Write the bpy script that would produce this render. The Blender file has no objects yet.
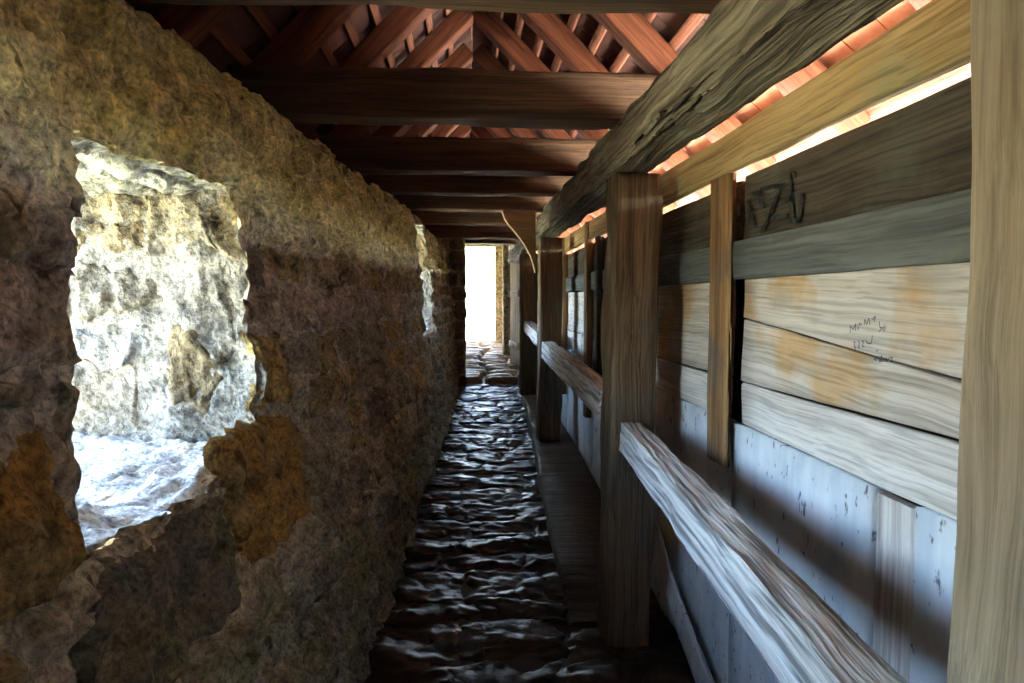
import bpy, math, random
from mathutils import Vector, Matrix, noise

# ------------------------------------------------------------------ camera, sky, sun, exposure
S = bpy.context.scene
COL = S.collection
H = 1.55                                   # eye height: coordinates below are relative to the eye, H is added when built
F = 683.0
YAW, PITCH = math.atan(45 / F), math.atan(41.5 / F)
cam_data = bpy.data.cameras.new('camera')
cam_data.sensor_width = 36.0
cam_data.lens = 36.0 * F / 1024.0
cam_data.clip_start = 0.02
cam = bpy.data.objects.new('camera', cam_data)
cam.location = (0, 0, H)
cam.rotation_euler = (math.pi / 2 - PITCH, 0, -YAW)
COL.objects.link(cam)
S.camera = cam
CAM_R = cam.rotation_euler.to_matrix()

SUN_EL, SUN_AZ = math.radians(47), math.radians(62)   # azimuth from +Y towards +X: the sun stands over the courtyard on the right
world = bpy.data.worlds.new('sky')
S.world = world
world.use_nodes = True
wn = world.node_tree.nodes
sky = wn.new('ShaderNodeTexSky')
sky.sky_type = 'NISHITA'
sky.sun_disc = False
sky.sun_elevation = SUN_EL
sky.sun_rotation = SUN_AZ
sky.air_density = 1.0
sky.dust_density = 1.6
wn['Background'].inputs['Strength'].default_value = 2.4
world.node_tree.links.new(sky.outputs['Color'], wn['Background'].inputs['Color'])
sun_data = bpy.data.lights.new('sun', 'SUN')
sun_data.energy = 75.0
sun_data.angle = math.radians(0.6)
sun_data.color = (1.0, 0.94, 0.85)
sun = bpy.data.objects.new('sun', sun_data)
sd = Vector((math.sin(SUN_AZ) * math.cos(SUN_EL), math.cos(SUN_AZ) * math.cos(SUN_EL), math.sin(SUN_EL)))
sun.rotation_euler = sd.to_track_quat('Z', 'Y').to_euler()
sun.location = sd * 30
COL.objects.link(sun)

S.view_settings.view_transform = 'Standard'
S.view_settings.look = 'None'
S.view_settings.gamma = 1.0
S.view_settings.use_curve_mapping = False
S.view_settings.exposure = 1.75
S.cycles.max_bounces = 10
S.cycles.diffuse_bounces = 7
S.cycles.glossy_bounces = 4
S.cycles.sample_clamp_indirect = 20.0
S.cycles.use_denoising = True

# ------------------------------------------------------------------ materials
def nt(name):
    m = bpy.data.materials.new(name)
    m.use_nodes = True
    t = m.node_tree
    return m, t, t.nodes['Principled BSDF'], t.links.new

def node(t, kind, **kw):
    n = t.nodes.new(kind)
    for k, v in kw.items():
        if k in n.inputs.keys():
            n.inputs[k].default_value = v
        else:
            setattr(n, k, v)
    return n

def ramp(t, stops):
    r = t.nodes.new('ShaderNodeValToRGB')
    e = r.color_ramp.elements
    while len(e) < len(stops):
        e.new(0.5)
    for el, (p, c) in zip(e, stops):
        el.position = p
        el.color = (*c, 1) if len(c) == 3 else c
    return r

def mixc(t, fac, a, b, mode='MIX'):
    m = t.nodes.new('ShaderNodeMix')
    m.data_type = 'RGBA'
    m.blend_type = mode
    for sock, v in ((m.inputs[0], fac), (m.inputs[6], a), (m.inputs[7], b)):
        if hasattr(v, 'is_output'):
            t.links.new(v, sock)
        elif isinstance(v, (int, float)):
            sock.default_value = v
        else:
            sock.default_value = (*v, 1)
    return m.outputs[2]

def wood(name, ca, cb, dark, rough=0.75, bump=0.35, fine=70.0, stain=None, stain_lo=0.52, lines=0.5, spec=0.3, knots=0.0):
    """weathered timber, grain along the object's own x axis"""
    m, t, b, L = nt(name)
    tc = node(t, 'ShaderNodeTexCoord')
    oi = node(t, 'ShaderNodeObjectInfo')
    mul = node(t, 'ShaderNodeMath', operation='MULTIPLY')
    mul.inputs[1].default_value = 37.0
    L(oi.outputs['Random'], mul.inputs[0])
    add = node(t, 'ShaderNodeVectorMath', operation='ADD')
    L(tc.outputs['Object'], add.inputs[0]); L(mul.outputs[0], add.inputs[1])
    # slow bend of the grain round knots
    nz = node(t, 'ShaderNodeTexNoise', Scale=2.6, Detail=2.0)
    L(add.outputs[0], nz.inputs['Vector'])
    sub = node(t, 'ShaderNodeVectorMath', operation='MULTIPLY_ADD')
    sub.inputs[1].default_value = (0.0, 0.035, 0.035); 
    L(nz.outputs['Color'], sub.inputs[0]); L(add.outputs[0], sub.inputs[2])
    mp = node(t, 'ShaderNodeMapping'); mp.inputs['Scale'].default_value = (0.9, 24, 24)
    L(sub.outputs[0], mp.inputs['Vector'])
    n1 = node(t, 'ShaderNodeTexNoise', Scale=1.0, Detail=5.0, Roughness=0.6); L(mp.outputs[0], n1.inputs['Vector'])
    r1 = ramp(t, [(0.3, dark), (0.46, ca), (0.68, cb)]); L(n1.outputs['Fac'], r1.inputs['Fac'])
    mp2 = node(t, 'ShaderNodeMapping'); mp2.inputs['Scale'].default_value = (1.3, fine * 1.6, fine * 1.6)
    L(sub.outputs[0], mp2.inputs['Vector'])
    n2 = node(t, 'ShaderNodeTexNoise', Scale=1.0, Detail=3.0, Roughness=0.55); L(mp2.outputs[0], n2.inputs['Vector'])
    r2 = ramp(t, [(0.36, (1 - lines,) * 3), (0.55, (1.0,) * 3)]); L(n2.outputs['Fac'], r2.inputs['Fac'])
    col = mixc(t, 1.0, r1.outputs[0], r2.outputs[0], 'MULTIPLY')
    if stain:
        n3 = node(t, 'ShaderNodeTexNoise', Scale=3.2, Detail=4.0, Roughness=0.55); L(add.outputs[0], n3.inputs['Vector'])
        r3 = ramp(t, [(stain_lo, (0, 0, 0)), (stain_lo + 0.13, (0.8, 0.8, 0.8))]); L(n3.outputs['Fac'], r3.inputs['Fac'])
        col = mixc(t, r3.outputs[0], col, mixc(t, 1.0, stain, r2.outputs[0], 'MULTIPLY'))
    if knots:
        mk_ = node(t, 'ShaderNodeMapping'); mk_.inputs['Scale'].default_value = (2.2, 5.5, 5.5); L(add.outputs[0], mk_.inputs['Vector'])
        vk = node(t, 'ShaderNodeTexVoronoi', Scale=1.0, Randomness=1.0); L(mk_.outputs[0], vk.inputs['Vector'])
        rk = ramp(t, [(0.05, (knots,) * 3), (0.16, (knots * .35,) * 3), (0.19, (0, 0, 0))]); L(vk.outputs['Distance'], rk.inputs['Fac'])
        col = mixc(t, rk.outputs[0], col, dark)
    L(col, b.inputs['Base Color'])
    b.inputs['Roughness'].default_value = rough
    b.inputs['Specular IOR Level'].default_value = spec
    ad = node(t, 'ShaderNodeMath', operation='ADD'); L(n1.outputs['Fac'], ad.inputs[0]); L(n2.outputs['Fac'], ad.inputs[1])
    bp = node(t, 'ShaderNodeBump', Strength=bump, Distance=0.02); L(ad.outputs[0], bp.inputs['Height']); L(bp.outputs[0], b.inputs['Normal'])
    return m

def stone(name, rough=0.9, bump=0.7, by_height=None, spec=0.2, contrast=1.0, tint=None, scale=1.0, dist=0.03):
    """rough masonry: the stone's own colour comes from its object colour, or from damp and lichen zones up the wall"""
    m, t, b, L = nt(name)
    geo = node(t, 'ShaderNodeNewGeometry')
    pos = geo.outputs['Position']
    nb = node(t, 'ShaderNodeTexNoise', Scale=3.0 * scale, Detail=4.0, Roughness=0.6); L(pos, nb.inputs['Vector'])
    nm = node(t, 'ShaderNodeTexNoise', Scale=17.0 * scale, Detail=7.0, Roughness=0.68); L(pos, nm.inputs['Vector'])
    nf = node(t, 'ShaderNodeTexNoise', Scale=75.0 * scale, Detail=5.0, Roughness=0.6); L(pos, nf.inputs['Vector'])
    vo = node(t, 'ShaderNodeTexVoronoi', Scale=34.0 * scale, feature='F1'); 
    dv = node(t, 'ShaderNodeVectorMath', operation='MULTIPLY_ADD'); dv.inputs[1].default_value = (0.06,) * 3
    L(nm.outputs['Color'], dv.inputs[0]); L(pos, dv.inputs[2]); L(dv.outputs[0], vo.inputs['Vector'])
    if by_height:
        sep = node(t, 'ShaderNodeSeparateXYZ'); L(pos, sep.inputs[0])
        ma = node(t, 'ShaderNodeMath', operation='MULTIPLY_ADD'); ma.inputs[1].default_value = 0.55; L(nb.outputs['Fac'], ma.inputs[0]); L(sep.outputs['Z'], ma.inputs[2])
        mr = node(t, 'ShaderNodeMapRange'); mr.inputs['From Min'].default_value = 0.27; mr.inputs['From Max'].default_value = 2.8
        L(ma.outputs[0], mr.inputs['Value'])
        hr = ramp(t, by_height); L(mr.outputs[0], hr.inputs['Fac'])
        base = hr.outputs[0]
    else:
        oi = node(t, 'ShaderNodeObjectInfo')
        base = oi.outputs['Color']
    lo = 1 - 0.62 * contrast
    r1 = ramp(t, [(0.33, (lo, lo, lo * 0.96)), (0.48, (0.88, 0.88, 0.88)), (0.66, (1.45, 1.42, 1.34))]); L(nm.outputs['Fac'], r1.inputs['Fac'])
    col = mixc(t, 1.0, base, r1.outputs[0], 'MULTIPLY')
    if tint:
        r2 = ramp(t, [(0.5, (0, 0, 0)), (0.62, (0.65, 0.65, 0.65))]); L(nb.outputs['Fac'], r2.inputs['Fac'])
        col = mixc(t, r2.outputs[0], col, mixc(t, 1.0, tint, r1.outputs[0], 'MULTIPLY'))
    r3 = ramp(t, [(0.34, (0.36, 0.33, 0.31)), (0.48, (0.95, 0.95, 0.95)), (0.66, (1.5, 1.47, 1.4))]); L(nf.outputs['Fac'], r3.inputs['Fac'])
    col = mixc(t, contrast * 0.8, col, mixc(t, 1.0, col, r3.outputs[0], 'MULTIPLY'))
    np_ = node(t, 'ShaderNodeTexNoise', Scale=11.0 * scale, Detail=3.0, Roughness=0.5, Distortion=0.6); L(pos, np_.inputs['Vector'])
    r5 = ramp(t, [(0.30, (.32, .29, .26)), (0.40, (1, 1, 1))]); L(np_.outputs['Fac'], r5.inputs['Fac'])
    col = mixc(t, contrast, col, mixc(t, 1.0, col, r5.outputs[0], 'MULTIPLY'))
    L(col, b.inputs['Base Color'])
    b.inputs['Roughness'].default_value = rough
    b.inputs['Specular IOR Level'].default_value = spec
    a1 = node(t, 'ShaderNodeMath', operation='MULTIPLY_ADD'); a1.inputs[1].default_value = 0.35
    L(nf.outputs['Fac'], a1.inputs[0]); L(nm.outputs['Fac'], a1.inputs[2])
    a2 = node(t, 'ShaderNodeMath', operation='MULTIPLY_ADD'); a2.inputs[1].default_value = -0.3
    L(vo.outputs['Distance'], a2.inputs[0]); L(a1.outputs[0], a2.inputs[2])
    bp = node(t, 'ShaderNodeBump', Strength=bump, Distance=dist); L(a2.outputs[0], bp.inputs['Height']); L(bp.outputs[0], b.inputs['Normal'])
    return m

def plain(name, c, rough=0.8, metal=0.0, c2=None, scale=9.0, bump=0.2):
    m, t, b, L = nt(name)
    tc = node(t, 'ShaderNodeTexCoord')
    n = node(t, 'ShaderNodeTexNoise', Scale=scale, Detail=6.0, Roughness=0.65); L(tc.outputs['Object'], n.inputs['Vector'])
    r = ramp(t, [(0.35, c2 or tuple(x * 0.7 for x in c)), (0.62, c)]); L(n.outputs['Fac'], r.inputs['Fac'])
    L(r.outputs[0], b.inputs['Base Color'])
    b.inputs['Roughness'].default_value = rough
    b.inputs['Metallic'].default_value = metal
    bp = node(t, 'ShaderNodeBump', Strength=bump, Distance=0.01); L(n.outputs['Fac'], bp.inputs['Height']); L(bp.outputs[0], b.inputs['Normal'])
    return m

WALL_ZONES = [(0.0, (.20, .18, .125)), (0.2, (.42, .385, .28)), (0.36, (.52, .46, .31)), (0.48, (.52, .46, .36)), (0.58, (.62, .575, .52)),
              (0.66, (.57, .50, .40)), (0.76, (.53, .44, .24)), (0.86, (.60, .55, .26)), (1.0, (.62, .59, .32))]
def painted(name):
    m, t, b, L = nt(name)
    geo = node(t, 'ShaderNodeNewGeometry')
    n = node(t, 'ShaderNodeTexNoise', Scale=4.5, Detail=6.0, Roughness=0.6); L(geo.outputs['Position'], n.inputs['Vector'])
    r = ramp(t, [(0.3, (.46, .51, .54)), (0.5, (.62, .66, .68)), (0.7, (.70, .72, .72))]); L(n.outputs['Fac'], r.inputs['Fac'])
    mp = node(t, 'ShaderNodeMapping'); mp.inputs['Scale'].default_value = (40, 40, 22); L(geo.outputs['Position'], mp.inputs['Vector'])
    v = node(t, 'ShaderNodeTexNoise', Scale=1.0, Detail=3.0, Roughness=0.5); L(mp.outputs[0], v.inputs['Vector'])
    r2 = ramp(t, [(0.30, (.25, .26, .27)), (0.37, (1, 1, 1))]); L(v.outputs['Fac'], r2.inputs['Fac'])
    mp3 = node(t, 'ShaderNodeMapping'); mp3.inputs['Scale'].default_value = (14, 14, 1.6); L(geo.outputs['Position'], mp3.inputs['Vector'])
    w = node(t, 'ShaderNodeTexNoise', Scale=1.0, Detail=3.0); L(mp3.outputs[0], w.inputs['Vector'])
    r4 = ramp(t, [(0.35, (.86, .88, .9)), (0.6, (1.06, 1.05, 1.03))]); L(w.outputs['Fac'], r4.inputs['Fac'])
    col = mixc(t, 1.0, mixc(t, 1.0, r.outputs[0], r2.outputs[0], 'MULTIPLY'), r4.outputs[0], 'MULTIPLY')
    L(col, b.inputs['Base Color'])
    b.inputs['Roughness'].default_value = 0.9
    ad = node(t, 'ShaderNodeMath', operation='ADD'); L(n.outputs['Fac'], ad.inputs[0]); L(r2.outputs[0], ad.inputs[1])
    bp = node(t, 'ShaderNodeBump', Strength=0.35, Distance=0.01); L(ad.outputs[0], bp.inputs['Height']); L(bp.outputs[0], b.inputs['Normal'])
    return m

M = {
    'stone': stone('rubble_stone', bump=0.9, tint=(.30, .27, .15)),
    'mortar': stone('lime_mortar', bump=0.9, by_height=WALL_ZONES),
    'reveal': stone('limestone_reveal', bump=1.0, contrast=1.0),
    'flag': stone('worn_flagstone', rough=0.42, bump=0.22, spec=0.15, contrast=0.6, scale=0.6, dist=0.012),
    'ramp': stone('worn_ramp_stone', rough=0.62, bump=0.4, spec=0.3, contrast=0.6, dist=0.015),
    'ledge': wood('grey_ledge_wood', (.085, .075, .065), (.13, .115, .10), (.045, .038, .032), bump=0.6),
    'bed': plain('dark_earth', (.035, .025, .018), rough=0.7),
    'beam': wood('dark_beam_wood', (.085, .046, .022), (.135, .075, .037), (.038, .02, .011), bump=0.3, lines=0.45, knots=.6),
    'rafter': wood('red_brown_rafter_wood', (.13, .038, .014), (.18, .056, .022), (.05, .015, .007), bump=0.25, lines=0.4, knots=.5),
    'post': wood('brown_post_wood', (.13, .082, .041), (.20, .135, .076), (.06, .036, .02), bump=0.4, stain=(.115, .095, .07), lines=0.5),
    'post_tan': wood('tan_post_wood', (.42, .32, .20), (.50, .40, .27), (.30, .22, .13), bump=0.25, stain=(.36, .30, .21), lines=0.25),
    'brace': wood('brace_wood', (.30, .20, .10), (.38, .27, .15), (.2, .13, .07), bump=0.2, lines=0.3),
    'plate': wood('weathered_plate_wood', (.20, .155, .095), (.34, .29, .20), (.07, .05, .035), bump=0.8, fine=45, stain=(.26, .26, .17), lines=0.6),
    'rail': wood('silver_rail_wood', (.62, .60, .55), (.74, .72, .68), (.34, .32, .29), bump=0.6, fine=42, lines=0.72),
    'fascia': wood('yellow_fascia_wood', (.34, .225, .09), (.43, .30, .14), (.22, .14, .055), bump=0.25, lines=0.4, stain=(.29, .25, .13), knots=.5),
    'dark_plank': wood('dark_plank_wood', (.06, .045, .03), (.105, .082, .057), (.028, .021, .014), bump=0.5, lines=0.5, stain=(.095, .09, .065)),
    'grey_plank': wood('grey_plank_wood', (.10, .105, .10), (.165, .17, .16), (.055, .057, .055), bump=0.3, lines=0.35, stain=(.22, .23, .11), stain_lo=0.58),
    'pale_plank': wood('pale_plank_wood', (.52, .455, .38), (.63, .57, .50), (.34, .28, .22), bump=0.3, lines=0.34, stain=(.50, .30, .12), stain_lo=0.53, knots=.7),
    'pale_board': wood('bleached_board_wood', (.62, .57, .51), (.72, .68, .62), (.42, .37, .32), bump=0.3, lines=0.34, knots=.4),
    'batten_post': wood('amber_batten_wood', (.22, .115, .045), (.34, .19, .075), (.09, .05, .03), bump=0.3, lines=0.45, stain=(.12, .10, .08)),
    'slab': painted('blue_grey_painted_render'),
    'tile': plain('terracotta', (.58, .25, .16), rough=0.85, c2=(.40, .15, .085), scale=6, bump=0.3),
    'shaded_tile': plain('shaded_terracotta', (.13, .055, .038), rough=0.9, c2=(.075, .033, .024), scale=6, bump=0.3),  # same clay darkened, paints in the shade under the roof
    'batten': wood('tile_batten_wood', (.22, .08, .042), (.29, .115, .065), (.13, .046, .025), bump=0.2),
    'iron': plain('dull_iron', (.30, .29, .27), rough=0.5, metal=0.7),
    'ink': plain('black_paint', (.018, .02, .02), rough=0.6, bump=0),
    'pen': plain('felt_pen', (.05, .05, .09), rough=0.6, bump=0),
    'ground': plain('pale_courtyard_gravel', (.72, .68, .60), c2=(.62, .58, .5), scale=0.4),
    'field': plain('meadow', (.34, .33, .22), c2=(.26, .27, .16), scale=0.3),
}

# ------------------------------------------------------------------ builders
def tag(o, label, cat=None, group=None, kind=None):
    o['label'] = label
    if cat: o['category'] = cat
    if group: o['group'] = group
    if kind or cat: o['kind'] = kind or 'thing'
    return o

def empty(name, loc=(0, 0, 0)):
    o = bpy.data.objects.new(name, None)
    o.location = (loc[0], loc[1], loc[2] + H)
    o.empty_display_size = 0.1
    COL.objects.link(o)
    return o

def place(o, mat, parent):
    """world matrix mat for o, also below a parent (parents here only carry translations and rotations)"""
    if parent is not None:
        o.parent = parent
        o.matrix_basis = WM[parent].inverted() @ mat
    else:
        o.matrix_basis = mat
    WM[o] = mat
    COL.objects.link(o)

class _WM(dict):
    def __missing__(self, k):
        return Matrix.Translation(k.location)
WM = _WM()

def mesh(name, verts, faces, mat, smooth=True):
    me = bpy.data.meshes.new(name)
    me.from_pydata(verts, [], faces)
    me.materials.append(M[mat] if isinstance(mat, str) else mat)
    if smooth:
        me.polygons.foreach_set('use_smooth', [True] * len(me.polygons))
    me.update()
    return me

def mk(name, verts, faces, mat, parent=None, smooth=True, color=None):
    """verts in eye-relative world axes; the origin goes to the middle of the mesh"""
    n = len(verts)
    c = Vector((sum(v[0] for v in verts) / n, sum(v[1] for v in verts) / n, sum(v[2] for v in verts) / n))
    me = mesh(name, [(v[0] - c.x, v[1] - c.y, v[2] - c.z) for v in verts], faces, mat, smooth)
    o = bpy.data.objects.new(name, me)
    place(o, Matrix.Translation((c.x, c.y, c.z + H)), parent)
    if color: o.color = (*color, 1)
    return o

def fr(p, octv=4):
    return noise.fractal(Vector(p), 0.9, 2.1, octv)

def timber(name, p0, p1, w, h, mat, parent=None, up=(0, 0, 1), seg=8, side=3, rad=0.012, rough=0.004, ridge=0.0,
           wane=0.0, bow=0.0, seed=0.0, h1=None, w1=None):
    """sawn or hewn timber from p0 to p1, local x along it, w across (local y), h along local z"""
    p0, p1 = Vector(p0), Vector(p1)
    ax = (p1 - p0); ln = ax.length; ax.normalize()
    zz = Vector(up); zz = (zz - ax * zz.dot(ax)).normalized()
    yy = zz.cross(ax)
    h1 = h1 or h; w1 = w1 or w
    ring = []
    cr = [(1, 1), (-1, 1), (-1, -1), (1, -1)]
    for i in range(4):                              # unit ring: corner arc points and side points, as (sx, sy, arc cos, arc sin)
        a0 = i * math.pi / 2
        for k in range(3):
            a = a0 + k * math.pi / 4
            ring.append((cr[i][0], cr[i][1], math.cos(a), math.sin(a), None))
        nx = cr[(i + 1) % 4]
        for k in range(1, side):
            f = k / side
            ring.append((cr[i][0] * (1 - f) + nx[0] * f, cr[i][1] * (1 - f) + nx[1] * f, 0, 0, i))
    verts, faces = [], []
    R = len(ring)
    for s in range(seg + 1):
        f = s / seg
        x = (f - 0.5) * ln
        hw, hh = (w + (w1 - w) * f) / 2, (h + (h1 - h) * f) / 2
        r0 = min(rad, hw * 0.9, hh * 0.9)
        off = bow * math.sin(math.pi * f)
        for (a, b, ca, sa, edge) in ring:
            if edge is None:
                r = min(r0 * (1 + wane * 2.2 * max(-0.6, fr((x * 1.7 + seed, a * 3.1 + seed, b * 5.3), 2))), hw * 0.9, hh * 0.9)
                y, z = a * (hw - r) + ca * r, b * (hh - r) + sa * r
                ny, nz_ = ca, sa
            else:
                y, z = a * hw, b * hh
                ny, nz_ = ((0, 1), (-1, 0), (0, -1), (1, 0))[edge]
            d = rough * fr((x * 2.2 + seed * 3.7, y * 9 + seed, z * 9 - seed), 3)
            if ridge:
                d += ridge * noise.noise(Vector((x * 2.5 + seed, y * 75, z * 75)))
                d += ridge * 0.7 * noise.noise(Vector((x * 7 + seed, y * 30 + 4, z * 30)))
            verts.append((x, y + ny * d, z + nz_ * d + off))
    for s in range(seg):
        for i in range(R):
            j = (i + 1) % R
            faces.append((s * R + i, s * R + j, (s + 1) * R + j, (s + 1) * R + i))
    faces.append(tuple(reversed(range(R))))
    faces.append(tuple(seg * R + i for i in range(R)))
    faces = [tuple(reversed(q)) for q in faces]
    me = mesh(name, verts, faces, mat, smooth=False)
    if seg > 4:
        me.polygons.foreach_set('use_smooth', [True] * (len(faces) - 2) + [False] * 2)
    c = (p0 + p1) / 2
    m4 = Matrix.Translation((c.x, c.y, c.z + H)) @ Matrix((ax, yy, zz)).transposed().to_4x4()
    o = bpy.data.objects.new(name, me)
    place(o, m4, parent)
    return o

def plank(name, y0, y1, za, zb, x, t, mat, parent, za1=None, zb1=None, seed=0.0, seg=10):
    """a board on the right wall: inner face at x, from y0 to y1, bottom za and top zb (za1, zb1 at the far end)"""
    za1 = za if za1 is None else za1
    zb1 = zb if zb1 is None else zb1
    return timber(name, (x + t / 2, y0, (za + zb) / 2), (x + t / 2, y1, (za1 + zb1) / 2), t, zb - za, mat, parent, seg=seg, side=3,
                  rad=0.006, rough=0.006, seed=seed, h1=zb1 - za1)

def box(name, x0, x1, y0, y1, z0, z1, mat, parent=None, color=None, res=0.25, amp=0.0, bevel=0.0):
    """a block whose faces are cut into a grid and roughened a little"""
    vs, fs, idx = [], [], {}
    def vid(p):
        k = tuple(round(c, 5) for c in p)
        if k not in idx:
            idx[k] = len(vs)
            d = Vector((fr((p[0] * 4, p[1] * 4, p[2] * 4), 3), fr((p[0] * 4 + 9, p[1] * 4, p[2] * 4), 3), fr((p[0] * 4, p[1] * 4 + 7, p[2] * 4), 3))) * amp
            vs.append((p[0] + d.x, p[1] + d.y, p[2] + d.z))
        return idx[k]
    lo, hi = (x0, y0, z0), (x1, y1, z1)
    n = [max(1, min(60, round((hi[i] - lo[i]) / res))) for i in range(3)]
    for a in range(3):
        b, c = (a + 1) % 3, (a + 2) % 3
        for side in (0, 1):
            for i in range(n[b]):
                for j in range(n[c]):
                    q = []
                    for di, dj in ((0, 0), (1, 0), (1, 1), (0, 1)):
                        p = [0, 0, 0]
                        p[a] = hi[a] if side else lo[a]
                        p[b] = lo[b] + (hi[b] - lo[b]) * (i + di) / n[b]
                        p[c] = lo[c] + (hi[c] - lo[c]) * (j + dj) / n[c]
                        q.append(vid(p))
                    fs.append(q if side else q[::-1])
    return mk(name, vs, fs, mat, parent, smooth=amp > 0, color=color)

def ray(px, py):
    return CAM_R @ Vector(((px - 512) / F, -(py - 341.5) / F, -1.0))

def on_x(px, py, x):
    d = ray(px, py)
    return d * (x / d.x)

# ------------------------------------------------------------------ masonry helpers
def lerp_tab(tab, y):
    if y <= tab[0][0]: return tab[0][1]
    for (a, va), (b, vb) in zip(tab, tab[1:]):
        if y <= b:
            return va + (vb - va) * (y - a) / (b - a)
    return tab[-1][1]

def floor_z(y): return -1.55 + 0.05 * (y - 2.8)
BASE = [(-4, -.62), (0, -.56), (1, -.52), (2.72, -.44), (3.9, -.39), (6.34, -.257), (8.5, -.155), (10, -.13)]
TOP = [(-4, -.84), (0, -.84), (1.8, -.81), (2.4, -.75), (3.04, -.70), (4.05, -.614), (5.6, -.456), (8.6, -.333), (10, -.30)]
WALL_TOP = 0.76
def wall_x(y, z):
    f = (z - floor_z(y)) / (WALL_TOP - floor_z(y))
    return lerp_tab(BASE, y) * (1 - f) + lerp_tab(TOP, y) * f

def wall_relief(y, z):
    return 0.030 * fr((y * 2.1, z * 2.1, 3.3), 3) + 0.034 * fr((y * 11, z * 7, 1.3), 3) + 0.016 * fr((y * 34, z * 20, 6.3), 3)

def wall_map(y, z, h):
    k = max(0.0, (z - .5) / .26)
    return (wall_x(y, z) + wall_relief(y, z) + h - .05 * k ** 4, y, z + k * (.030 * noise.noise(Vector((y * 7, 3, 1))) + .02 * noise.noise(Vector((y * 19, 5, 1))) - .012))

WIN = [(1.37, 2.16, -.46, .345), (5.72, 6.75, -.31, .66)]      # y from, y to, sill, lintel

def edge_x(y, z): return wall_x(y, z) + wall_relief(y, z) - .006
SKEW = [-.20, 0.0]                                             # the near cheek leans: further back at the sill
def near_edge(wi, z):
    ya, yb, za, zb = WIN[wi]
    return ya + .04 + SKEW[wi] * max(0, min(1, (zb - z) / (zb - za)))
def in_window(y, z):
    return any(near_edge(i, z) + .0 < y < w[1] and w[2] < z < w[3] for i, w in enumerate(WIN))

def cells(u0, u1, v0, v1, hr, wr, rng, holes=(), lines=None):
    """rubble courses: (row bottom function id, ua, ub, va, vb)"""
    if lines is None:
        lines = [v0]
        while lines[-1] < v1 - hr[0]:
            lines.append(lines[-1] + rng.uniform(*hr))
        lines[-1] = v1
    out = []
    for k in range(len(lines) - 1):
        u = u0 - rng.uniform(0, wr[0])
        while u < u1:
            w = rng.uniform(*wr)
            a, b = u, u + w
            u = b
            va, vb = lines[k], lines[k + 1]
            if b - a > 0.24 and vb - va > .2 and rng.random() < 0.25:      # two low stones instead of one
                mid = rng.uniform(.42, .58) * (vb - va) + va
                subs = [(a, b, va, mid), (a, b, mid, vb)]
            else:
                subs = [(a, b, va, vb)]
            for (a2, b2, c, d) in subs:
                pieces = [(a2, b2)]
                for hi_, (ya, yb, za, zb) in enumerate(holes):
                    ya = near_edge(hi_, (c + d) / 2)
                    lo, hi = max(c, za), min(d, zb)
                    if hi - lo <= 0 or b2 <= ya or a2 >= yb: continue
                    if hi - lo < 0.38 * (d - c):
                        if c < za: d = za - .005
                        else: c = zb + .005
                        continue
                    nxt = []
                    for (p, q) in pieces:
                        if p < ya: nxt.append((p, min(q, ya)))
                        if q > yb: nxt.append((max(p, yb), q))
                    pieces = nxt
                for (p, q) in pieces:
                    p, q = max(p, u0), min(q, u1)
                    if q - p > 0.05 and d - c > 0.04:
                        out.append((p, q, c, d))
    return out

def stone_mesh(cell, mp, rng, n, gap=0.007, proud=0.016, sink=0.02, wob=0.02, tilt=0.012, rnd=0.35, seed=0.0, flip=False, fine=0.006):
    ua, ub, va, vb = cell
    la, lb = rng.uniform(-.12, .12) * (vb - va), rng.uniform(-.12, .12) * (vb - va)
    tx, ty = rng.uniform(-tilt, tilt), rng.uniform(-tilt, tilt)
    p0 = proud * rng.uniform(0.35, 1.5)
    nu = max(4, min(30, int(n * (ub - ua) / 0.3 + .5))); nv = max(4, min(26, int(n * (vb - va) / 0.3 + .5)))
    vs, fs = [], []
    for j in range(nv + 1):
        for i in range(nu + 1):
            x, y = 2 * i / nu - 1, 2 * j / nv - 1
            # denser near the edges
            x = math.copysign(abs(x) ** 0.8, x); y = math.copysign(abs(y) ** 0.8, y)
            xr, yr = x * math.sqrt(max(0, 1 - rnd * y ** 4)), y * math.sqrt(max(0, 1 - rnd * x ** 4))
            u = (ua + ub) / 2 + (ub - ua - 2 * gap) / 2 * xr + (la * (1 - x) + lb * (1 + x)) / 4 * y
            v = (va + vb) / 2 + (vb - va - 2 * gap) / 2 * yr
            u += wob * noise.noise(Vector((u * 6, v * 6, 5 + seed))) + wob * .35 * noise.noise(Vector((u * 27, v * 27, seed)))
            v += wob * .35 * noise.noise(Vector((u * 27, v * 27, seed + 9))) + wob * noise.noise(Vector((u * 6 + 40, v * 6, seed)))
            e = max(0.0, (1 - abs(x) ** 7) * (1 - abs(y) ** 7)) ** 0.6
            h = -sink + (sink + p0) * e + (tx * x + ty * y) * e + fine * e * noise.noise(Vector((u * 26, v * 26, seed)))
            vs.append(mp(u, v, h))
    W = nu + 1
    for j in range(nv):
        for i in range(nu):
            q = (j * W + i, j * W + i + 1, (j + 1) * W + i + 1, (j + 1) * W + i)
            fs.append(q[::-1] if flip else q)
    return vs, fs

def sheet(u0, u1, v0, v1, res, mp, holes=(), flip=False):
    nu, nv = max(1, round((u1 - u0) / res)), max(1, round((v1 - v0) / res))
    vs, fs = [], []
    for j in range(nv + 1):
        for i in range(nu + 1):
            vs.append(mp(u0 + (u1 - u0) * i / nu, v0 + (v1 - v0) * j / nv, 0.0))
    for j in range(nv):
        for i in range(nu):
            uc, vc = u0 + (u1 - u0) * (i + .5) / nu, v0 + (v1 - v0) * (j + .5) / nv
            if holes and in_window(uc, vc): continue
            q = (j * (nu + 1) + i, j * (nu + 1) + i + 1, (j + 1) * (nu + 1) + i + 1, (j + 1) * (nu + 1) + i)
            fs.append(q[::-1] if flip else q)
    return vs, fs

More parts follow.
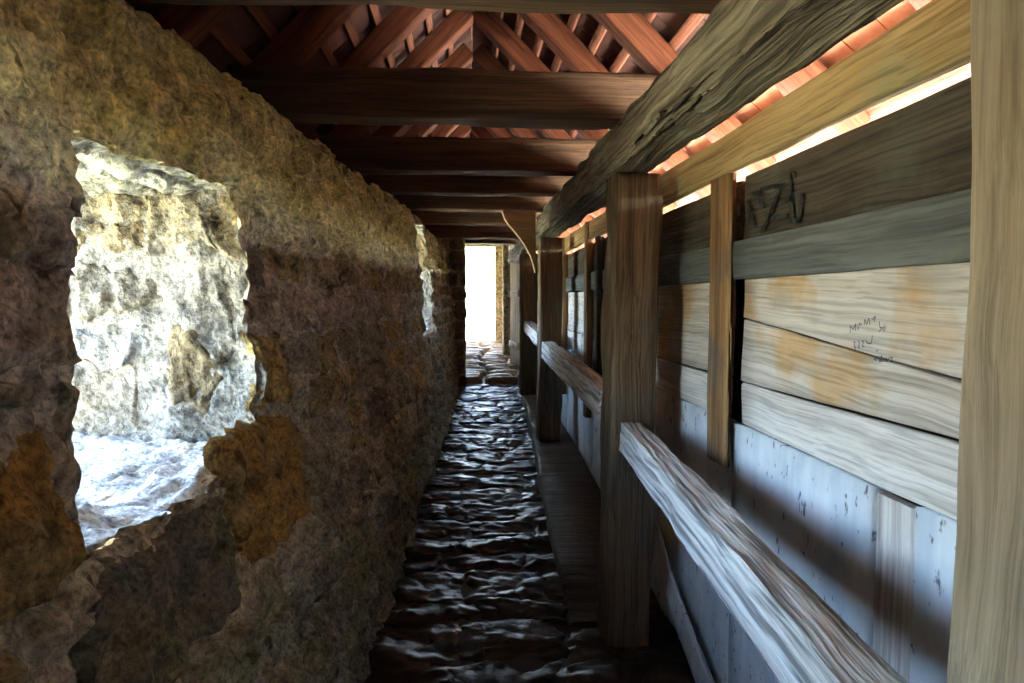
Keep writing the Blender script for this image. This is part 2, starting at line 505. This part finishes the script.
# ------------------------------------------------------------------ wall_left: rubble masonry with two embrasures
wl = tag(empty('wall_left', (-.6, 3, floor_z(3))), 'thick rubble stone wall with lichen, ochre and grey stones along the walkway', kind='structure')
OUT = -1.27                                               # outer face
for (sa, sb, res) in ((-4, .6, .06), (.6, 3.6, .014), (3.6, 10.0, .03)):
    vs, fs = sheet(sa, sb, floor_z(-4) - .05 if sa < 0 else floor_z(sa) - .06, WALL_TOP, res, wall_map, WIN)
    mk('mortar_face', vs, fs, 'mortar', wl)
# the wall's bulk: top bed and outer face, both with their openings
def top_map(y, x, h): return (x, y, WALL_TOP + 0.02 * fr((y * 4, x * 4, 7), 3) + h)
vs, fs = [], []
for i in range(71):
    y = -4 + 14 * i / 70
    for k in range(7):
        x = wall_x(y, WALL_TOP) + (OUT - wall_x(y, WALL_TOP)) * k / 6
        vs.append((x - .05, y, WALL_TOP - .03 + .02 * fr((y * 4, x * 4, 7), 3)))
for i in range(70):
    for k in range(6):
        fs.append((i * 7 + k, (i + 1) * 7 + k, (i + 1) * 7 + k + 1, i * 7 + k + 1)[::-1])
mk('wall_top_bed', vs, fs, 'mortar', wl)
vs, fs = sheet(-4, 10.0, -5.0, 1.0, 0.1, lambda y, z, h: (OUT + .02 * fr((y * 3, z * 3, 0), 2), y, z), WIN, flip=True)
mk('outer_face', vs, fs, 'mortar', wl)

rng = random.Random(11)
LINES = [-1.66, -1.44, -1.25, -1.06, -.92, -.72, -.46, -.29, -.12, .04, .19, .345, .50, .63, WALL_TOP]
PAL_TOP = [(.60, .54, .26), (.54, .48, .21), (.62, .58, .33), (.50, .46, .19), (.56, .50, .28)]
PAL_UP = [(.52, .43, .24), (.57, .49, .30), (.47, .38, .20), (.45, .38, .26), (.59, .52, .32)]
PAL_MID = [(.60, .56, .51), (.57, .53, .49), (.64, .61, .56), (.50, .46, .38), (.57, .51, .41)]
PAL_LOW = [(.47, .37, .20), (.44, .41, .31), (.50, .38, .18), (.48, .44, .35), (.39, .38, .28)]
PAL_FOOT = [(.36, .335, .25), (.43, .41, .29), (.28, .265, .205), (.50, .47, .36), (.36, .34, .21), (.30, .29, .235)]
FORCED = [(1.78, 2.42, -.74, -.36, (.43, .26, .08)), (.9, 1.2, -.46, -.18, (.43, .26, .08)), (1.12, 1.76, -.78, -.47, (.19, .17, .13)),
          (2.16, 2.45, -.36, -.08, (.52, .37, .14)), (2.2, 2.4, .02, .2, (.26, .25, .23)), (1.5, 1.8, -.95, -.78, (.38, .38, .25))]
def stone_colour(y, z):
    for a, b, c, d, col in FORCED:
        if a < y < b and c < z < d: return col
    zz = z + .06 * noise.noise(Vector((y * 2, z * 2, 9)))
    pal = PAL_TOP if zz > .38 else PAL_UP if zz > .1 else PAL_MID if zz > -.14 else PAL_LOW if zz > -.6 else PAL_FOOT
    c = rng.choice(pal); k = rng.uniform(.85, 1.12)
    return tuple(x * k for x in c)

all_cells = []
forced_rects = [f[:4] for f in FORCED]
def overlaps(c):
    yc, zc = (c[0] + c[1]) / 2, (c[2] + c[3]) / 2
    return any(min(c[1], b) - max(c[0], a) > .02 and min(c[3], z1) - max(c[2], z0) > .02 for a, b, z0, z1 in forced_rects)
for k in range(len(LINES) - 1):
    for c in cells(0.55, 9.6, 0, 1, None, (.17, .46), rng, WIN, lines=LINES[k:k + 2]):
        if c[3] < floor_z(c[0]): continue
        all_cells.append(c)
kept = []
for c in all_cells:                                        # the hand-placed stones cut into their neighbours
    a, b, z0, z1 = c
    for (fa, fb, fz0, fz1) in forced_rects:
        if min(b, fb) - max(a, fa) > 0.0 and min(z1, fz1) - max(z0, fz0) > 0.0:
            opts = [(a, min(b, fa), z0, z1), (max(a, fb), b, z0, z1), (a, b, z0, min(z1, fz0)), (a, b, max(z0, fz1), z1)]
            a, b, z0, z1 = max(opts, key=lambda o: max(0, o[1] - o[0]) * max(0, o[3] - o[2]))
    if b - a > .06 and z1 - z0 > .05: kept.append((a, b, z0, z1))
kept += forced_rects
kept.sort(key=lambda c: -((c[1] - c[0]) * (c[3] - c[2]) / max(.8, (c[0] + c[1]) / 2) ** 2))
jv, jf = [], []
for i, c in enumerate(kept):
    yc, zc = (c[0] + c[1]) / 2, (c[2] + c[3]) / 2
    big = c in forced_rects
    n = 22 if yc < 3.4 else 12 if yc < 5 else 8
    up = zc > .3
    vs, fs = stone_mesh(c, wall_map, rng, n, gap=.004 if up else .007, proud=.012 if up else .02 if not big else .026, seed=i * .37, fine=.016, wob=.045 if up else .04, rnd=.10)
    if i < 290:
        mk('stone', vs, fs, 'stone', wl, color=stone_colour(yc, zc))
    else:
        o = len(jv); jv += vs; jf += [tuple(k + o for k in f) for f in fs]
far = mk('far_stones', jv, jf, 'stone', wl, color=(.30, .24, .16)); far['kind'] = 'stuff'

# embrasures: sill, lintel and two cheeks of rough stone right through the wall
REV_LAB = ['deep stone embrasure nearest the viewer, its cheek bright with daylight', 'narrow looking stone embrasure further down the rubble wall']
for wi, (ya, yb, za, zb) in enumerate(WIN):
    w = tag(empty('window_%d' % (wi + 1), ((OUT + wall_x(ya, za)) / 2, (ya + yb) / 2, za)), REV_LAB[wi], kind='structure')
    rg = random.Random(5 + wi)
    def rel(a, b): return .035 * fr((a * 3, b * 4, 20 + wi), 3) + .022 * fr((a * 9, b * 13, 3 + wi), 4)
    faces_ = {
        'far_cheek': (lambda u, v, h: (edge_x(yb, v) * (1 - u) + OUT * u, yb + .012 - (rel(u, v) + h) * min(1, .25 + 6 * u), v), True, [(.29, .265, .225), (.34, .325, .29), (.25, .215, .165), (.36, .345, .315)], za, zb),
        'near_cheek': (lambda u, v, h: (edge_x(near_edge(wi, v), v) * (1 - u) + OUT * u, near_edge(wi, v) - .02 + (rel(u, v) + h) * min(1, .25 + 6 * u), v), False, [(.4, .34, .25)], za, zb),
    }
    for nm, (mpf, flip, pal, v0, v1) in faces_.items():
        pal_up = [(.30, .245, .155), (.26, .20, .12), (.34, .29, .20)]
        vs, fs = sheet(0, 1, v0 - .05, v1 + .05, .035, mpf, flip=not flip)
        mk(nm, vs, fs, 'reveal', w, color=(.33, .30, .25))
        for c in cells(0, 1, v0 - .02, v1 + .02, (.2, .34), (.3, .6), rg):
            vs, fs = stone_mesh(c, mpf, rg, 22, gap=.004, proud=.012, seed=rg.uniform(0, 50), flip=not flip, fine=.016, rnd=.1, wob=.06)
            mk('stone', vs, fs, 'reveal', w, color=rg.choice(pal_up if (c[2] + c[3]) / 2 > .06 + .25 * wi else pal))
    if wi == 0:                                           # one brown hollow stone low in the bright cheek
        vs, fs = stone_mesh((.15, .44, -.31, -.09), faces_['far_cheek'][0], rg, 24, gap=.004, proud=.018, seed=7.7, flip=False, fine=.016, wob=.09, rnd=.05)
        mk('stone', vs, fs, 'reveal', w, color=(.19, .145, .085))
    def hmap(zl, sgn):
        def f(u, v, h):
            yn = near_edge(wi, zl)
            x = edge_x(yn + (yb - yn) * v, zl) * (1 - u) + OUT * u
            return (x, yn - .05 + (yb - yn + .1) * v, zl + sgn * (rel(u, v) * .8 + h + (0.03 * u if sgn > 0 else .02 * u)))
        return f
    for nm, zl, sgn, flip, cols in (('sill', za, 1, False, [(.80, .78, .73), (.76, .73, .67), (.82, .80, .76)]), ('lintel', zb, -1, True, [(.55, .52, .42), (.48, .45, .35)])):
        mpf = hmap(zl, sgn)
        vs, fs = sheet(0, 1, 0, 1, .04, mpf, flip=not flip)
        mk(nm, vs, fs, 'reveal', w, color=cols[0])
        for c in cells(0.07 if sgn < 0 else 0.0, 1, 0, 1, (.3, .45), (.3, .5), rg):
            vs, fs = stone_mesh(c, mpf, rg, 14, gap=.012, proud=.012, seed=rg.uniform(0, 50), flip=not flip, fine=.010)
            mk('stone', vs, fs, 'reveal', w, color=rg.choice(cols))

# ------------------------------------------------------------------ floor: worn glossy flagstones, rising gently
fl = tag(empty('floor', (0, 3, floor_z(3))), 'dark worn uneven flagstone floor gleaming towards the bright doorway', kind='structure')
vs, fs = sheet(-4, 15.2, 0, 1, .25, lambda y, v, h: (-.75 + 1.9 * v, y, floor_z(y) - .012))
mk('floor_bed', vs, fs, 'bed', fl)
rf = random.Random(4)
def floor_map(u, v, h): return (v, u, floor_z(u) + .019 * fr((u * 5.0, v * 2.6, 2), 3) + .005 * fr((u * 17, v * 9, 5), 2) + h)
y = 1.9
fcount = 0
fv, ff = [], []
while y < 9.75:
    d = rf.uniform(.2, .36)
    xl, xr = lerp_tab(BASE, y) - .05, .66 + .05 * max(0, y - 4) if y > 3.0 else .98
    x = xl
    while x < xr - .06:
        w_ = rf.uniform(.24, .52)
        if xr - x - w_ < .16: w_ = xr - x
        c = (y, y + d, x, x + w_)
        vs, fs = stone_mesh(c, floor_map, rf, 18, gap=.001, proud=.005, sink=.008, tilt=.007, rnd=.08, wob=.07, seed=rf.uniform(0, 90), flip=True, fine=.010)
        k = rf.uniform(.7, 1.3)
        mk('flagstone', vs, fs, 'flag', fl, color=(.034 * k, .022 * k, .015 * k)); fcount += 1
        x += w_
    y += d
# beyond the step: lit stones of the ramp
def ramp_map(u, v, h): return (v, u, floor_z(u) + .07 + .012 * fr((u * 3, v * 3, 2), 3) + h)
y = 9.78
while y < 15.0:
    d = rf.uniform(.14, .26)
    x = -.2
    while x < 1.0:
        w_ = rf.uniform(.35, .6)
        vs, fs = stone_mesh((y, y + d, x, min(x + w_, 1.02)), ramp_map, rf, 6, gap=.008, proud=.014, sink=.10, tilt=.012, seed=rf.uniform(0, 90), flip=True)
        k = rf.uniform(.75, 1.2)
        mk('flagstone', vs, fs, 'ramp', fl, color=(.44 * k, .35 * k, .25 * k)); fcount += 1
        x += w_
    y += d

# ------------------------------------------------------------------ wall_right: planks, fascia, battens and painted slabs between the posts
wr = tag(empty('wall_right', (.95, 3, floor_z(3))), 'timber infill wall of dark and pale planks above blue-grey slabs', kind='structure')
PX = .95
def slab(y0, y1, z0, z1, x=PX + .012, t=.05, mat='slab', name='infill_slab'):
    return box(name, x, x + t, y0, y1, z0, z1, mat, wr, res=.12, amp=.004)
# added backing boards, keep light from leaking through the joints
for k, (za_, zb_) in enumerate(((-1.9, -.98), (-.98, -.30), (-.30, .10), (.10, .42))):
    plank('light_stop_board', -4, 10.4, za_, zb_ + .012, PX + .07 + .004 * (k % 2), .02, 'dark_plank', wr, seed=70 + k, seg=20)
# near bay
plank('fascia_board', -.2, 3.5, .448, .592, PX - .03, .035, 'fascia', wr, seed=1, seg=30)
GRAF_DARK = plank('plank', .62, 2.315, .200, .425, PX + .005, .028, 'dark_plank', wr, seed=2)
plank('plank', 2.40, 3.5, .198, .422, PX + .012, .028, 'dark_plank', wr, seed=3)
plank('plank', .62, 2.352, .070, .205, PX - .018, .030, 'grey_plank', wr, seed=4)
plank('plank', 2.46, 3.5, .066, .204, PX - .012, .030, 'grey_plank', wr, seed=5)
GRAF_PALE = plank('plank', .62, 2.315, -.215, .075, PX + .010, .028, 'pale_plank', wr, za1=-.062, zb1=.075, seed=6)
plank('plank', .62, 2.315, -.272, -.220, PX + .008, .028, 'pale_plank', wr, za1=-.282, zb1=-.066, seed=7)
plank('plank', 2.47, 3.5, -.285, .075, PX + .012, .028, 'pale_plank', wr, seed=8)
plank('plank', .62, 2.30, -.434, -.277, PX + .004, .028, 'pale_board', wr, za1=-.432, zb1=-.288, seed=9)
plank('plank', 2.47, 3.5, -.445, -.292, PX + .010, .028, 'pale_board', wr, seed=10)
slab(2.42, 3.5, -1.62, -.452)
slab(1.545, 2.40, -1.64, -.446)
slab(.62, 1.385, -1.66, -.446)
timber('cover_strip', (PX + .025, 1.46, -1.64), (PX + .025, 1.46, -.452), .026, .135, 'pale_board', wr, up=(0, 1, 0), seed=3)
timber('batten', (PX - .018, 2.455, -.60), (PX - .018, 2.455, .445), .034, .18, 'batten_post', wr, up=(0, 1, 0), seg=24, seed=5, rough=.008)
timber('kick_board', (PX - .035, 2.2, -1.62), (PX - .035, 3.3, -1.16), .025, .16, 'slab', wr, seg=14, rough=.02, seed=8)
# middle bay
plank('fascia_board', 3.55, 8.3, .452, .592, PX - .03, .035, 'fascia', wr, seed=11, seg=30)
for (ya, yb, s) in ((3.5, 5.16, 20), (5.2, 6.5, 30), (6.52, 8.3, 40)):
    plank('plank', ya, yb, .205, .432, PX + .008, .028, 'dark_plank', wr, seed=s + 1)
    plank('plank', ya, yb, .075, .21, PX - .016, .03, 'grey_plank', wr, seed=s + 2)
    plank('plank', ya, yb, -.28, .07, PX + .01, .028, 'pale_board', wr, seed=s + 3)
    plank('plank', ya, yb, -.46, -.29, PX + .006, .028, 'pale_board', wr, seed=s + 4)
    slab(ya, (ya + yb) / 2 - .006, -1.5, -.47)
    slab((ya + yb) / 2 + .006, yb - .01, -1.5, -.47)
for yb in (5.18, 6.5):
    timber('batten', (PX - .025, yb, -.9), (PX - .025, yb, .59), .05, .12, 'batten_post', wr, up=(0, 1, 0), seg=14, seed=yb)
timber('batten', (PX - .025, 4.75, -.6), (PX - .025, 4.75, .44), .05, .1, 'dark_plank', wr, up=(0, 1, 0), seg=14, seed=9)
# behind the viewer and beyond the third post
plank('fascia_board', -4, -.22, .45, .592, PX - .03, .035, 'fascia', wr, seed=61)
plank('plank', -4, .60, .20, .425, PX + .006, .028, 'dark_plank', wr, seed=62)
plank('plank', -4, .60, -.44, .195, PX + .006, .028, 'pale_plank', wr, seed=63)
slab(-4, .60, -1.9, -.45)
slab(8.31, 10.4, -1.4, .60, mat='dark_plank', name='plank')

# ------------------------------------------------------------------ roof: rafters, tile battens and flat clay tiles
rf_ = tag(empty('roof', (.05, 4, 1.75)), 'gabled clay tile roof on red brown rafters, seen from below', kind='structure')
RX, CR = .05, 1.80                                          # ridge x; underside of the rafters: (x - RX) + z = CR
D45 = math.sqrt(.5)
def slope_pt(sgn, dist, nrm):
    """dist down the slope from the ridge line, nrm outward from the rafters' underside"""
    return (RX + sgn * (dist * D45 + nrm * D45), CR - dist * D45 + nrm * D45)
ry = [-3.4 + .72 * k for k in range(20)]
for y in ry:
    for sgn in (1, -1):
        (xa, za), (xb, zb) = slope_pt(sgn, -.02, .06), slope_pt(sgn, 1.78 if sgn > 0 else 1.55, .06)
        timber('rafter', (xa, y, za), (xb, y, zb), .115, .12, 'rafter', rf_, up=(sgn * D45, 0, D45), seg=6, seed=y + sgn, rough=.006)
for k in range(12):
    for sgn in (1, -1):
        x, z = slope_pt(sgn, .10 + k * .165, .134)
        timber('batten', (x, -4, z), (x, 11.2, z), .045, .028, 'batten', rf_, up=(sgn * D45, 0, D45), seg=10, seed=k + sgn, side=2, rad=.003, rough=.004)
TL, TW, TT, EX = .38, .172, .014, .165
def tile_mesh():
    prof = [(-TW / 2, TL), (-TW / 2, .05)] + [(-TW / 2 * math.cos(a), .05 - .05 * math.sin(a)) for a in (.5, 1.0, 1.57, 2.14, 2.64)] + [(TW / 2, .05), (TW / 2, TL)]
    vs = [(x, y, 0) for x, y in prof] + [(x, y, TT) for x, y in prof]
    n = len(prof)
    fs = [tuple(range(n))[::-1], tuple(range(n, 2 * n))] + [(i, (i + 1) % n, n + (i + 1) % n, n + i) for i in range(n)]
    return vs, fs
tvs, tfs = tile_mesh()
tfs = [f[::-1] for f in tfs]
tile_me = mesh('roof_tile', tvs, tfs, 'tile', smooth=False)
shaded_me = mesh('roof_tile_shaded', tvs, tfs, 'shaded_tile', smooth=False)
rt = random.Random(8)
for sgn in (1, -1):
    tv, tf = [], []
    total = 1.98 if sgn > 0 else 1.78
    for r in range(12):
        dist = total - r * EX                               # lower end
        for k in range(87):
            y = -3.95 + k * .176 + (.088 if r % 2 else 0)
            x, z = slope_pt(sgn, dist, .148 + .036 + rt.uniform(0, .004))
            # local: x along the roof, y up the slope, z outwards
            ex = Vector((0, sgn * 1.0, 0)); ey = Vector((-sgn * D45, 0, D45)); ez = Vector((sgn * D45, 0, D45))
            ey2 = (ey - ez * (.036 / TL)).normalized(); ez2 = ex.cross(ey2)
            m4 = Matrix.Translation((x, y, z + H)) @ Matrix((ex, ey2, ez2)).transposed().to_4x4() @ Matrix.Rotation(rt.uniform(-.012, .012), 4, 'Z')
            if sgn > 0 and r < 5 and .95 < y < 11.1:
                o = bpy.data.objects.new('tile', tile_me if r < 3 else shaded_me)  # eave rows keep the clay colour, upper rows have shade painted in
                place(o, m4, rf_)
            else:
                b0 = len(tv)
                tv += [tuple(m4 @ Vector(v) - Vector((0, 0, H))) for v in tvs]
                tf += [tuple(b0 + i for i in f) for f in tfs]
    o = mk('tile_courses', tv, tf, 'shaded_tile', rf_, smooth=False); o['kind'] = 'stuff'
# ridge capping and the closed foot of the roof on the wall head
timber('ridge_tile', (RX, -4, CR + .25), (RX, 11.2, CR + .25), .22, .06, 'tile', rf_, seg=30)
box('wall_plate', -1.20, -1.02, -4, 10.6, WALL_TOP - .04, WALL_TOP + .14, 'beam', rf_, res=.5)

# ------------------------------------------------------------------ timber frame
def post(y0, y1, x0, x1, zb, zt, label, seed, seg=40, lean=0.0, mat='post'):
    o = timber('timber_post', ((x0 + x1) / 2 + lean, (y0 + y1) / 2, zb), ((x0 + x1) / 2, (y0 + y1) / 2, zt), x1 - x0, y1 - y0, mat, None,
               up=(0, 1, 0), seg=seg, side=7, rad=.012, rough=.014, ridge=.0022, wane=.7, seed=seed)
    return tag(o, label, 'post', 'oak posts carrying the plate')
post(.645, .822, .62, .83, -1.56, .540, 'tan wooden post cut off by the right edge of the picture', 1.3, 60, mat='post_tan')
post(2.90, 3.10, .632, .835, -1.545, .540, 'tall brown post at which the nearest silvery rail ends', 2.9, 60, lean=-.03)
post(5.90, 6.10, .632, .83, -1.24, .540, 'second farther post, with the curved brace springing from it', 6.1, 40, lean=-.01)
post(8.00, 8.20, .632, .83, -1.125, .540, 'dark farthest post beside the lit doorway passage', 8.4, 30)

tag(timber('plate_beam', (.727, -4, .655), (.727, 6.25, .655), .195, .185, 'plate', None, seg=170, side=12, rad=.02, rough=.022, ridge=.006, wane=1.0, seed=4.4),
    'long rough weathered plate beam lying on the nearest posts', 'beam')
tag(timber('plate_beam', (.735, 6.26, .66), (.735, 10.55, .66), .19, .18, 'plate', None, seg=60, side=5, rad=.02, rough=.016, ridge=.004, wane=.8, seed=7.4),
    'far plate beam over the dark last post', 'beam')

TIES = [(1.72, .19, 'beam crossing the very top of the picture, nearest tie beam'), (2.99, .18, 'second tie beam, broad brown and full height in view'),
        (4.20, .18, 'third tie beam along the walkway, dark brown'), (5.08, .17, 'fourth tie beam, reddish at its right end'),
        (6.02, .17, 'fifth tie beam, paler underside, with the curved brace below'), (7.1, .17, 'sixth tie beam, thin dark line far down the walkway'),
        (8.7, .2, 'last tie beam in front of the stone doorway'), (-.2, .19, None)]
for i, (y, d, lab) in enumerate(TIES):
    if lab is None: continue
    o = timber('tie_beam', (-1.0, y + d / 2, .885), (.93, y + d / 2, .885), d, .20, 'beam', None, seg=30, side=5, rad=.012, rough=.01, ridge=.0015, wane=.6, seed=i * 3.1)
    tag(o, lab, 'beam', 'tie beams under the roof')

# handrails
def rail(a, b, w, h, lab, seed, seg, ridge):
    o = timber('handrail', a, b, w, h, 'rail', None, seg=seg, side=14, rad=.007, rough=.008, ridge=ridge, wane=.35, seed=seed)
    return tag(o, lab, 'rail', 'handrails between the posts')
rail((.522, .3, -.597), (.708, 2.885, -.592), .095, .130, 'nearest thick silvery weathered rail running out of the picture', 3.3, 140, .0045)
rail((.665, 3.125, -.49), (.700, 5.885, -.43), .11, .145, 'middle weathered rail between the two tall posts', 5.1, 90, .003)
rail((.675, 6.125, -.36), (.71, 7.98, -.30), .10, .12, 'small far rail whose top catches white light', 6.6, 40, .002)

# sill on the floor along the posts
vs, fs = [], []
SIL = [(3.13, .48, -1.525), (3.6, .49, -1.43), (4.4, .51, -1.36), (5.9, .59, -1.26), (7.9, .67, -1.15), (9.7, .72, -1.06)]
ns = 80
prof = 9
for i in range(ns + 1):
    y = 3.13 + 6.57 * i / ns
    xl = lerp_tab([(a, b) for a, b, c in SIL], y); zt = lerp_tab([(a, c) for a, b, c in SIL], y); zf = floor_z(y) - .05
    for k in range(prof):
        if k < 3: p = (xl, zf + (zt - .015 - zf) * k / 2)
        else: p = (xl + .015 + (.925 - xl) * (k - 3) / (prof - 4), zt)
        n1 = .014 * fr((y * 3, p[0] * 8, p[1] * 8), 3)
        vs.append((p[0] + (n1 if k < 4 else 0), y, p[1] + (n1 if k > 1 else 0)))
for i in range(ns):
    for k in range(prof - 1):
        fs.append((i * prof + k, (i + 1) * prof + k, (i + 1) * prof + k + 1, i * prof + k + 1)[::-1])
fs.append(tuple(range(prof)))
vs_n = len(vs)
tag(mk('sill_beam', vs, fs, 'ledge'), 'low grey ledge along the floor under the posts', 'ledge')

# curved brace from the second post up to the fifth tie beam
curve = [(.603, .24), (.59, .31), (.565, .385), (.525, .46), (.475, .535), (.425, .60), (.375, .655), (.335, .71), (.31, .78)]
back = [(.606, .78), (.606, .6), (.608, .4), (.61, .26)]
poly = curve + back
y0, y1 = 6.03, 6.13
n = len(poly)
vs = [(x, y0, z) for x, z in poly] + [(x, y1, z) for x, z in poly]
fs = [tuple(range(n)), tuple(range(n, 2 * n))[::-1]] + [(i, n + i, n + (i + 1) % n, (i + 1) % n) for i in range(n)]
tag(mk('knee_brace', vs, fs, 'brace', smooth=False), 'curved wooden brace between second post and tie beam', 'brace')

# ------------------------------------------------------------------ the far end: stone pier, passage and bright doorway
we = tag(empty('wall_end', (0, 10, floor_z(10))), 'stone cross wall at the end of the walkway with an open doorway', kind='structure')
def pier_map(x, z, h): return (x, 9.62 - .02 * fr((x * 5, z * 5, 4), 3) - h, z)
box('pier_core', -1.4, -.02, 9.64, 10.2, -1.4, 1.0, 'mortar', we, res=.15, amp=.01)
re_ = random.Random(3)
for c in cells(-.42, .0, -1.3, .9, (.2, .32), (.2, .34), re_):
    vs, fs = stone_mesh(c, pier_map, re_, 8, proud=.014, seed=re_.uniform(0, 50), flip=False)
    mk('stone', vs, fs, 'stone', we, color=re_.choice([(.2, .17, .12), (.26, .22, .15), (.17, .15, .11)]))
box('gable_infill', -1.4, 1.3, 9.9, 10.15, .86, 1.95, 'mortar', we, res=.3)
box('lintel', -1.4, 1.1, 9.72, 9.95, .80, 1.0, 'beam', we, res=.4)
wf = tag(empty('wall_far', (.3, 14.6, floor_z(14.6))), 'pale stone far wall framing the bright open doorway', kind='structure')
zf = floor_z(14.6)
box('jamb_stone', .60, .80, 14.5, 14.95, zf, 1.12, 'reveal', wf, color=(.55, .48, .34), res=.12, amp=.012)
box('jamb_stone', -.40, -.14, 14.5, 14.95, zf, 1.12, 'reveal', wf, color=(.50, .44, .32), res=.12, amp=.012)
box('lintel_stone', -.5, .95, 14.5, 14.95, 1.125, 1.40, 'reveal', wf, color=(.52, .44, .28), res=.12, amp=.01)
box('wall_core', .80, 2.2, 14.55, 14.9, -1.6, 2.4, 'mortar', wf, res=.3, amp=.01)
box('wall_core', -2.2, -.4, 14.55, 14.9, -1.6, 2.4, 'mortar', wf, res=.3, amp=.01)
box('wall_core', -.5, .95, 14.55, 14.9, 1.41, 2.4, 'mortar', wf, res=.3, amp=.01)
wp = tag(empty('wall_passage', (.9, 12, floor_z(12))), 'stone side wall of the passage beyond the walkway', kind='structure')
box('wall_core', .98, 1.3, 10.2, 14.6, -1.5, 1.5, 'mortar', wp, res=.25, amp=.012)
box('wall_core', -.55, -.25, 10.2, 14.6, -1.5, 1.5, 'mortar', wp, res=.25, amp=.012)
box('pier', .66, .97, 12.3, 12.7, -1.2, 1.3, 'reveal', wp, color=(.36, .31, .23), res=.1, amp=.014)
cl = tag(empty('ceiling', (.3, 12.3, 1.4)), 'dark boarded ceiling of the short passage before the doorway', kind='structure')
for k in range(6):
    box('ceiling_board', -.5 + k * .3, -.5 + k * .3 + .29, 10.16, 14.56, 1.42, 1.46, 'beam', cl, res=.8)
for k in range(4):
    timber('rafter', (-.5, 10.6 + k, 1.36), (1.2, 10.6 + k, 1.36), .12, .12, 'beam', cl, seg=6)

# open plank door folded back along the right
dr = tag(empty('door_1', (.85, 10.4, floor_z(10.4))), 'pale grey plank door standing open against the passage wall', kind='structure')
hx, hy, fx, fy = .82, 10.42, .735, 11.38
for k in range(5):
    fa, fb = k / 5 + .004, (k + 1) / 5 - .004
    timber('plank', (hx + (fx - hx) * (fa + fb) / 2, hy + (fy - hy) * (fa + fb) / 2, floor_z(10.9) + .12), (hx + (fx - hx) * (fa + fb) / 2, hy + (fy - hy) * (fa + fb) / 2, 1.04),
           .03, .185, 'pale_board', dr, up=(fx - hx, fy - hy, 0), seg=10, seed=k * 2.2)
for z in (.84, .10, -.72):
    timber('ledge', (hx - .03, hy + .02, z), (fx - .03, fy - .03, z), .025, .11, 'pale_board', dr, seg=6, seed=z)
    timber('strap_hinge', (hx - .05, hy + .01, z + .01), (hx - .05 + (fx - hx) * .5, hy + (fy - hy) * .5, z + .01), .008, .04, 'iron', dr, seg=4)
timber('latch_plate', (fx - .045, fy - .11, .06), (fx - .045, fy - .11, .20), .02, .09, 'iron', dr, up=(0, 1, 0), seg=4)

# added end wall behind the viewer, keeps stray light out
wb = tag(empty('wall_light_stop', (0, -4.1, floor_z(-4))), 'added wall behind the viewer that keeps light out of the walkway', kind='structure')
box('wall_core', -1.6, 1.2, -4.3, -4.0, -2, 2.0, 'mortar', wb, res=.4)

# ------------------------------------------------------------------ outside
g = box('ground_courtyard', 1.3, 60, -60, 70, -6.2, -6.0, 'ground', res=50); tag(g, 'pale sunlit courtyard ground below the walkway', kind='structure')
g = box('ground_field', -80, -1.5, -60, 70, -6.2, -6.0, 'field', res=50); tag(g, 'green ground outside the wall', kind='structure')
g = box('ground_terrace', -3, 4, 15.0, 26, -1.3, floor_z(15) + .0, 'ground', res=5); tag(g, 'sunlit pale terrace outside the far doorway', kind='structure')

# ------------------------------------------------------------------ writing on the planks
def strokes(name, lines, x, width, mat, parent):
    vs, fs = [], []
    for ln in lines:
        pts = [on_x(px, py, x) for px, py in ln]
        for a, b in zip(pts, pts[1:]):
            d = (b - a)
            if d.length < 1e-5: continue
            d.normalize(); nrm = Vector((0, -d.z, d.y)) * width / 2
            i = len(vs)
            for p in (a - d * width * .3 - nrm, b + d * width * .3 - nrm, b + d * width * .3 + nrm, a - d * width * .3 + nrm):
                vs.append((x, p.y, p.z))
            fs.append((i, i + 1, i + 2, i + 3))
    return mk(name, vs, fs, mat, parent, smooth=False)
def zoomed(lines, ox, oy, s): return [[(ox + a / s, oy + b / s) for a, b in ln] for ln in lines]
big = zoomed([[(60, 400), (85, 520), (110, 600)], [(110, 330), (170, 330), (180, 290), (165, 400), (190, 460)], [(195, 290), (240, 280), (310, 270), (350, 250)],
              [(330, 300), (290, 420), (250, 520), (190, 640)], [(270, 430), (250, 550), (400, 510)], [(430, 150), (425, 370), (435, 560), (490, 560), (525, 340)],
              [(350, 410), (440, 360), (525, 340)], [(430, 170), (465, 175)]], 740, 155, 8.54)
strokes('painted_graffiti', big, PX - .006, .014, 'ink', wr)
small = zoomed([[(150, 320), (148, 250), (175, 290), (200, 235), (200, 300)], [(225, 290), (240, 230), (260, 240)], [(285, 240), (290, 190), (310, 240), (330, 180), (340, 240)], [(365, 190), (395, 160), (385, 210)],
                [(430, 210), (440, 270), (465, 270), (430, 310)],
                [(180, 410), (195, 410), (185, 460), (205, 460), (190, 500)], [(225, 400), (240, 430), (225, 460), (245, 470)], [(260, 400), (280, 400), (265, 450), (285, 460)], [(300, 390), (320, 425), (355, 420), (365, 350)],
                [(380, 580), (400, 560), (405, 590), (380, 580)], [(405, 495), (420, 495)], [(425, 550), (450, 590), (455, 540), (430, 600), (460, 600)], [(500, 560), (510, 600), (530, 560)], [(540, 560), (560, 560), (545, 600), (560, 600)]], 835, 300, 9.76)
strokes('pen_writing', small, PX + .004, .0026, 'pen', wr)
